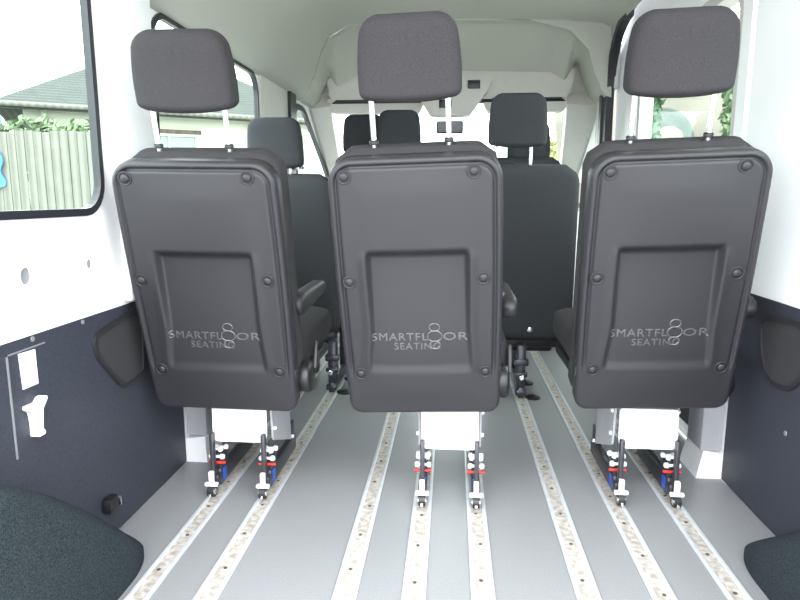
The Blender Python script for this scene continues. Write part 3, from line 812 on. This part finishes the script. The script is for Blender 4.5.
# fence behind the rear side window
fa, fb = Vector((-8.2, 6.95, 0)), Vector((-4.25, 7.30, 0)); dv = fb-fa; ang = math.atan2(dv.y, dv.x)
root = thing('fence', 'weathered grey-brown board fence outside the left rear window', 'fence', (fa.x, fa.y, GZ), rz=ang)
bm = BM(); x = 0; 
while x < dv.length:
    w_ = .098+random.uniform(-.006, .006); h_ = 2.22+random.uniform(-.012, .012)
    box(bm, (x, -.012+random.uniform(0, .01), .05), (x+w_, .012, h_), .003, seg=1); x += w_+.006
obj('fence_boards', bm, 'fence', root)
bm = BM()
for z in (.45, 1.2, 1.95): box(bm, (0, .013, z), (dv.length, .05, z+.09))
obj('fence_rails', bm, 'fence', root)

def leafy(bm, c, rad, n, s, fill=.75):
    for _ in range(n):
        while True:
            p = Vector((random.uniform(-1, 1), random.uniform(-1, 1), random.uniform(-1, 1)))
            if fill**2 < p.length_squared < 1 or (p.length_squared < 1 and random.random() < .25): break
        q = Vector((c[0]+p.x*rad[0], c[1]+p.y*rad[1], c[2]+p.z*rad[2]))
        a = Vector((random.gauss(0, 1), random.gauss(0, 1), random.gauss(0, 1))).normalized(); b = a.orthogonal().normalized()
        k = s*random.uniform(.6, 1.3); c_ = a.cross(b)
        vs = [bm.verts.new(q+k*(-b)), bm.verts.new(q+k*(.45*c_+.12*a)), bm.verts.new(q+k*b), bm.verts.new(q+k*(-.45*c_-.12*a))]
        bm.faces.new(vs)
bm = BM(); cp = []
for k in range(15):
    t = k/14; p = fa.lerp(fb, t); leafy(bm, (p.x, p.y+.45, GZ+2.02+random.uniform(-.03, .03)), (.34, .3, .40), 420, .055)
hg = obj('hedge', bm, 'leaf', flat=True); tag(hg, 'green leafy hedge rising behind the top of the board fence', 'hedge')
bm = BM()
for k in range(15):
    p = fa.lerp(fb, k/14); cyl(bm, (p.x, p.y+.45, GZ), (p.x, p.y+.45, GZ+1.9), .03, .012, n=7)
obj('stem', bm, 'bark', hg)

bm = BM(); rows = []
for j in range(12):
    q = j/11; rows.append([(-.30+.42*i/8+.02*math.sin(j), -.03-.012*math.sin(i*1.3+j*.6), 1.56+.42*q+.02*math.sin(i*.9)) for i in range(9)])
grid(bm, rows); rows2 = [[(x, y+.018, z) for x, y, z in r_] for r_ in rows]; grid(bm, rows2)
o = obj('cloth', bm, 'bluecloth'); o.matrix_world = Matrix.Translation((fa.x, fa.y, GZ)) @ Matrix.Rotation(ang, 4, 'Z') @ Matrix.Translation((2.72, -.012, 0))
tag(o, 'blue cloth hanging over the fence at the left edge of the rear window', 'cloth')

# house
ha = Vector((-6.02, 8.55, GZ)); hang = math.atan2(.534, .846)
root = thing('house', 'cream rendered bungalow with grey hipped roof beyond the fence', 'house', ha, rz=hang)
HL, HD, HE = 4.2, 7.0, 2.85
wx0, wx1, wz0, wz1 = 1.50, 2.36, 1.45, 2.42
bm = BM(); plate(bm, [(0, 0), (HL, 0), (HL, HE), (0, HE)], [[(wx0, wz0), (wx1, wz0), (wx1, wz1), (wx0, wz1)]], lambda a, b, t: (a, t, b), 0, .25)
box(bm, (0, HD-.25, 0), (HL, HD, HE)); box(bm, (0, .25, 0), (.25, HD-.25, HE)); box(bm, (HL-.25, .25, 0), (HL, HD-.25, HE))
obj('house_wall', bm, 'render', root, flat=True)
e_ = .32; ez = HE-.12; rz_ = HE+1.35
P = [Vector(p) for p in ((-e_, -e_, ez), (HL+e_, -e_, ez), (HL+e_, HD+e_, ez), (-e_, HD+e_, ez), (HL/2, HL/2+.1, rz_), (HL/2, HD-HL/2, rz_))]
bm = BM(); V = [bm.verts.new(p) for p in P]; V2 = [bm.verts.new(p-Vector((0, 0, .1))) for p in P]
for idx in ((0, 1, 4), (1, 2, 5, 4), (2, 3, 5), (3, 0, 4, 5)):
    bm.faces.new([V[i] for i in idx]); bm.faces.new([V2[i] for i in idx][::-1])
for i in range(4): j = (i+1) % 4; bm.faces.new([V[i], V[j], V2[j], V2[i]])
obj('roof', bm, 'roof', root, flat=True)
bm = BM(); tube(bm, [(-e_, -e_-.05, ez-.04), (HL+e_, -e_-.05, ez-.04)], .035, 10); gt = obj('gutter', bm, 'fence', root)
bm = BM(); cyl(bm, (.25, -.05, .05), (.25, -.05, ez-.06), .035, n=10); cyl(bm, (3.2, -.05, .05), (3.2, -.05, ez-.06), .035, n=10); obj('drain_pipe', bm, 'render', root)
bm = BM(); band(bm, [(wx0-.02, wz0-.02), (wx1+.02, wz0-.02), (wx1+.02, wz1+.02), (wx0-.02, wz1+.02)], [(wx0+.04, wz0+.04), (wx1-.04, wz0+.04), (wx1-.04, wz1-.04), (wx0+.04, wz1-.04)], lambda a, b, t: (a, t, b), -.02, .06)
box(bm, ((wx0+wx1)/2-.02, -.01, wz0), ((wx0+wx1)/2+.02, .05, wz1)); box(bm, (wx0-.05, -.035, wz1+.0), (wx1+.05, -.002, wz1+.06), mi=1)
wf = obj('window_frame', bm, ['render', 'bark'], root, flat=True)
bm = BM(); box(bm, (wx0+.03, .03, wz0+.03), (wx1-.03, .036, wz1-.03)); obj('pane', bm, 'hglass', wf)

def tree(name, label, loc, h, crown, n, s, leafm, group=None, trunk=.08, cat='tree'):
    root = thing(name, label, cat, loc, group)
    bm = BM()
    for c, rad in crown: leafy(bm, c, rad, n, s)
    obj('foliage', bm, leafm, root, flat=True)
    bm = BM(); cyl(bm, (0, 0, 0), (0, 0, h), trunk, trunk*.4, n=9); obj('stem' if cat == 'shrub' else 'trunk', bm, 'bark', root)
    return root
tree('conifer', 'blue-green tree beside the grey roof, far outside the left rear window', (-13.4, 17.4, GZ), 3.4, [((0, 0, .9+i*.62), (1.0-.16*i, 1.0-.16*i, .6)) for i in range(5)], 700, .16, 'conifer', trunk=.12)
# right side: earth bank with plants
bm = BM(); rows = []
for j in range(15):
    q = j/14
    rows.append([(1.6+.45*i, 7.9+3.6*q-.10*i+.15*math.sin(i*1.7+j), GZ+3.9*sstep(0, 1, q)+.10*math.sin(i*1.1+j*1.9)) for i in range(14)])
grid(bm, rows)
for r_ in (0,): pass
bkb = obj('earth_bank', bm, 'earth'); tag(bkb, 'pale earth bank rising outside the sliding door window', 'bank', kind='structure')
tree('shrub', 'green upright shrub at the left side of the sliding door window', (2.36, 8.0, GZ), 2.2, [((0, 0, .6+.42*i), (.13, .3, .4)) for i in range(6)], 520, .06, 'leaf2', 'shrubs on the bank', .03, 'shrub')
tree('shrub', 'green bushy shrub at the right side of the sliding door window', (3.36, 7.75, GZ), 2.2, [((0, 0, .5+.45*i), (.20, .4, .45)) for i in range(6)], 520, .06, 'leaf', 'shrubs on the bank', .03, 'shrub')
bm = BM(); rings = [sell(0, 0, .42*math.cos(a_)+.001, .3*math.cos(a_)+.001, .55*math.sin(a_), 2.4, 24) for a_ in [(-PI/2+PI*k/14) for k in range(15)]]
loft(bm, rings); o = obj('boulder', bm, 'greenstone'); o.location = (2.86, 9.0, 1.55); tag(o, 'rounded mossy grey boulder on the pale bank outside the sliding door', 'boulder')
bm = BM(); rings = [sell(0, 0, .17*math.cos(a_)+.001, .15*math.cos(a_)+.001, .13*math.sin(a_), 2.4, 20) for a_ in [(-PI/2+PI*k/12) for k in range(13)]]
loft(bm, rings); o = obj('stone', bm, 'stone'); o.location = (2.75, 8.45, 1.66); tag(o, 'small beige stone in front of the mossy boulder', 'stone')
tree('tree', 'pale yellow-green tree beyond the right end of the windscreen', (2.95, 16.5, GZ), 2.2, [((0, 0, 2.2), (.75, .7, 1.0)), ((.3, .2, 3.0), (.6, .6, .7))], 900, .14, 'leaf3')
tree('tree', 'green leafy tree above the pale bank at the top of the sliding door', (3.6, 10.6, GZ), 4.6, [((0, 0, 5.2), (1.2, 1.0, .9)), ((-.5, -.4, 4.6), (.7, .6, .5))], 900, .14, 'leaf')

# ------------------------------------------------------------------ light: bright overcast sky
w = bpy.data.worlds.new('overcast_sky'); SC.world = w; w.use_nodes = True
nt = w.node_tree; bg = nt.nodes['Background']
tc = nt.nodes.new('ShaderNodeTexCoord'); sp = nt.nodes.new('ShaderNodeSeparateXYZ'); nt.links.new(tc.outputs['Generated'], sp.inputs[0])
rp = nt.nodes.new('ShaderNodeValToRGB'); nt.links.new(sp.outputs['Z'], rp.inputs['Fac'])
rp.color_ramp.elements[0].position = 0; rp.color_ramp.elements[0].color = (.80, .86, .92, 1)
rp.color_ramp.elements[1].position = .6; rp.color_ramp.elements[1].color = (1.0, 1.02, 1.06, 1)
nt.links.new(rp.outputs['Color'], bg.inputs['Color']); bg.inputs['Strength'].default_value = 2.2

SC.view_settings.view_transform = 'Standard'; SC.view_settings.look = 'None'; SC.view_settings.gamma = 1; SC.view_settings.use_curve_mapping = False
SC.view_settings.exposure = 2.1
SC.cycles.max_bounces = 10; SC.cycles.diffuse_bounces = 6; SC.cycles.transparent_max_bounces = 16
SC.cycles.use_denoising = True
SC.cycles.caustics_reflective = False; SC.cycles.caustics_refractive = False
SC.cycles.sample_clamp_indirect = 8
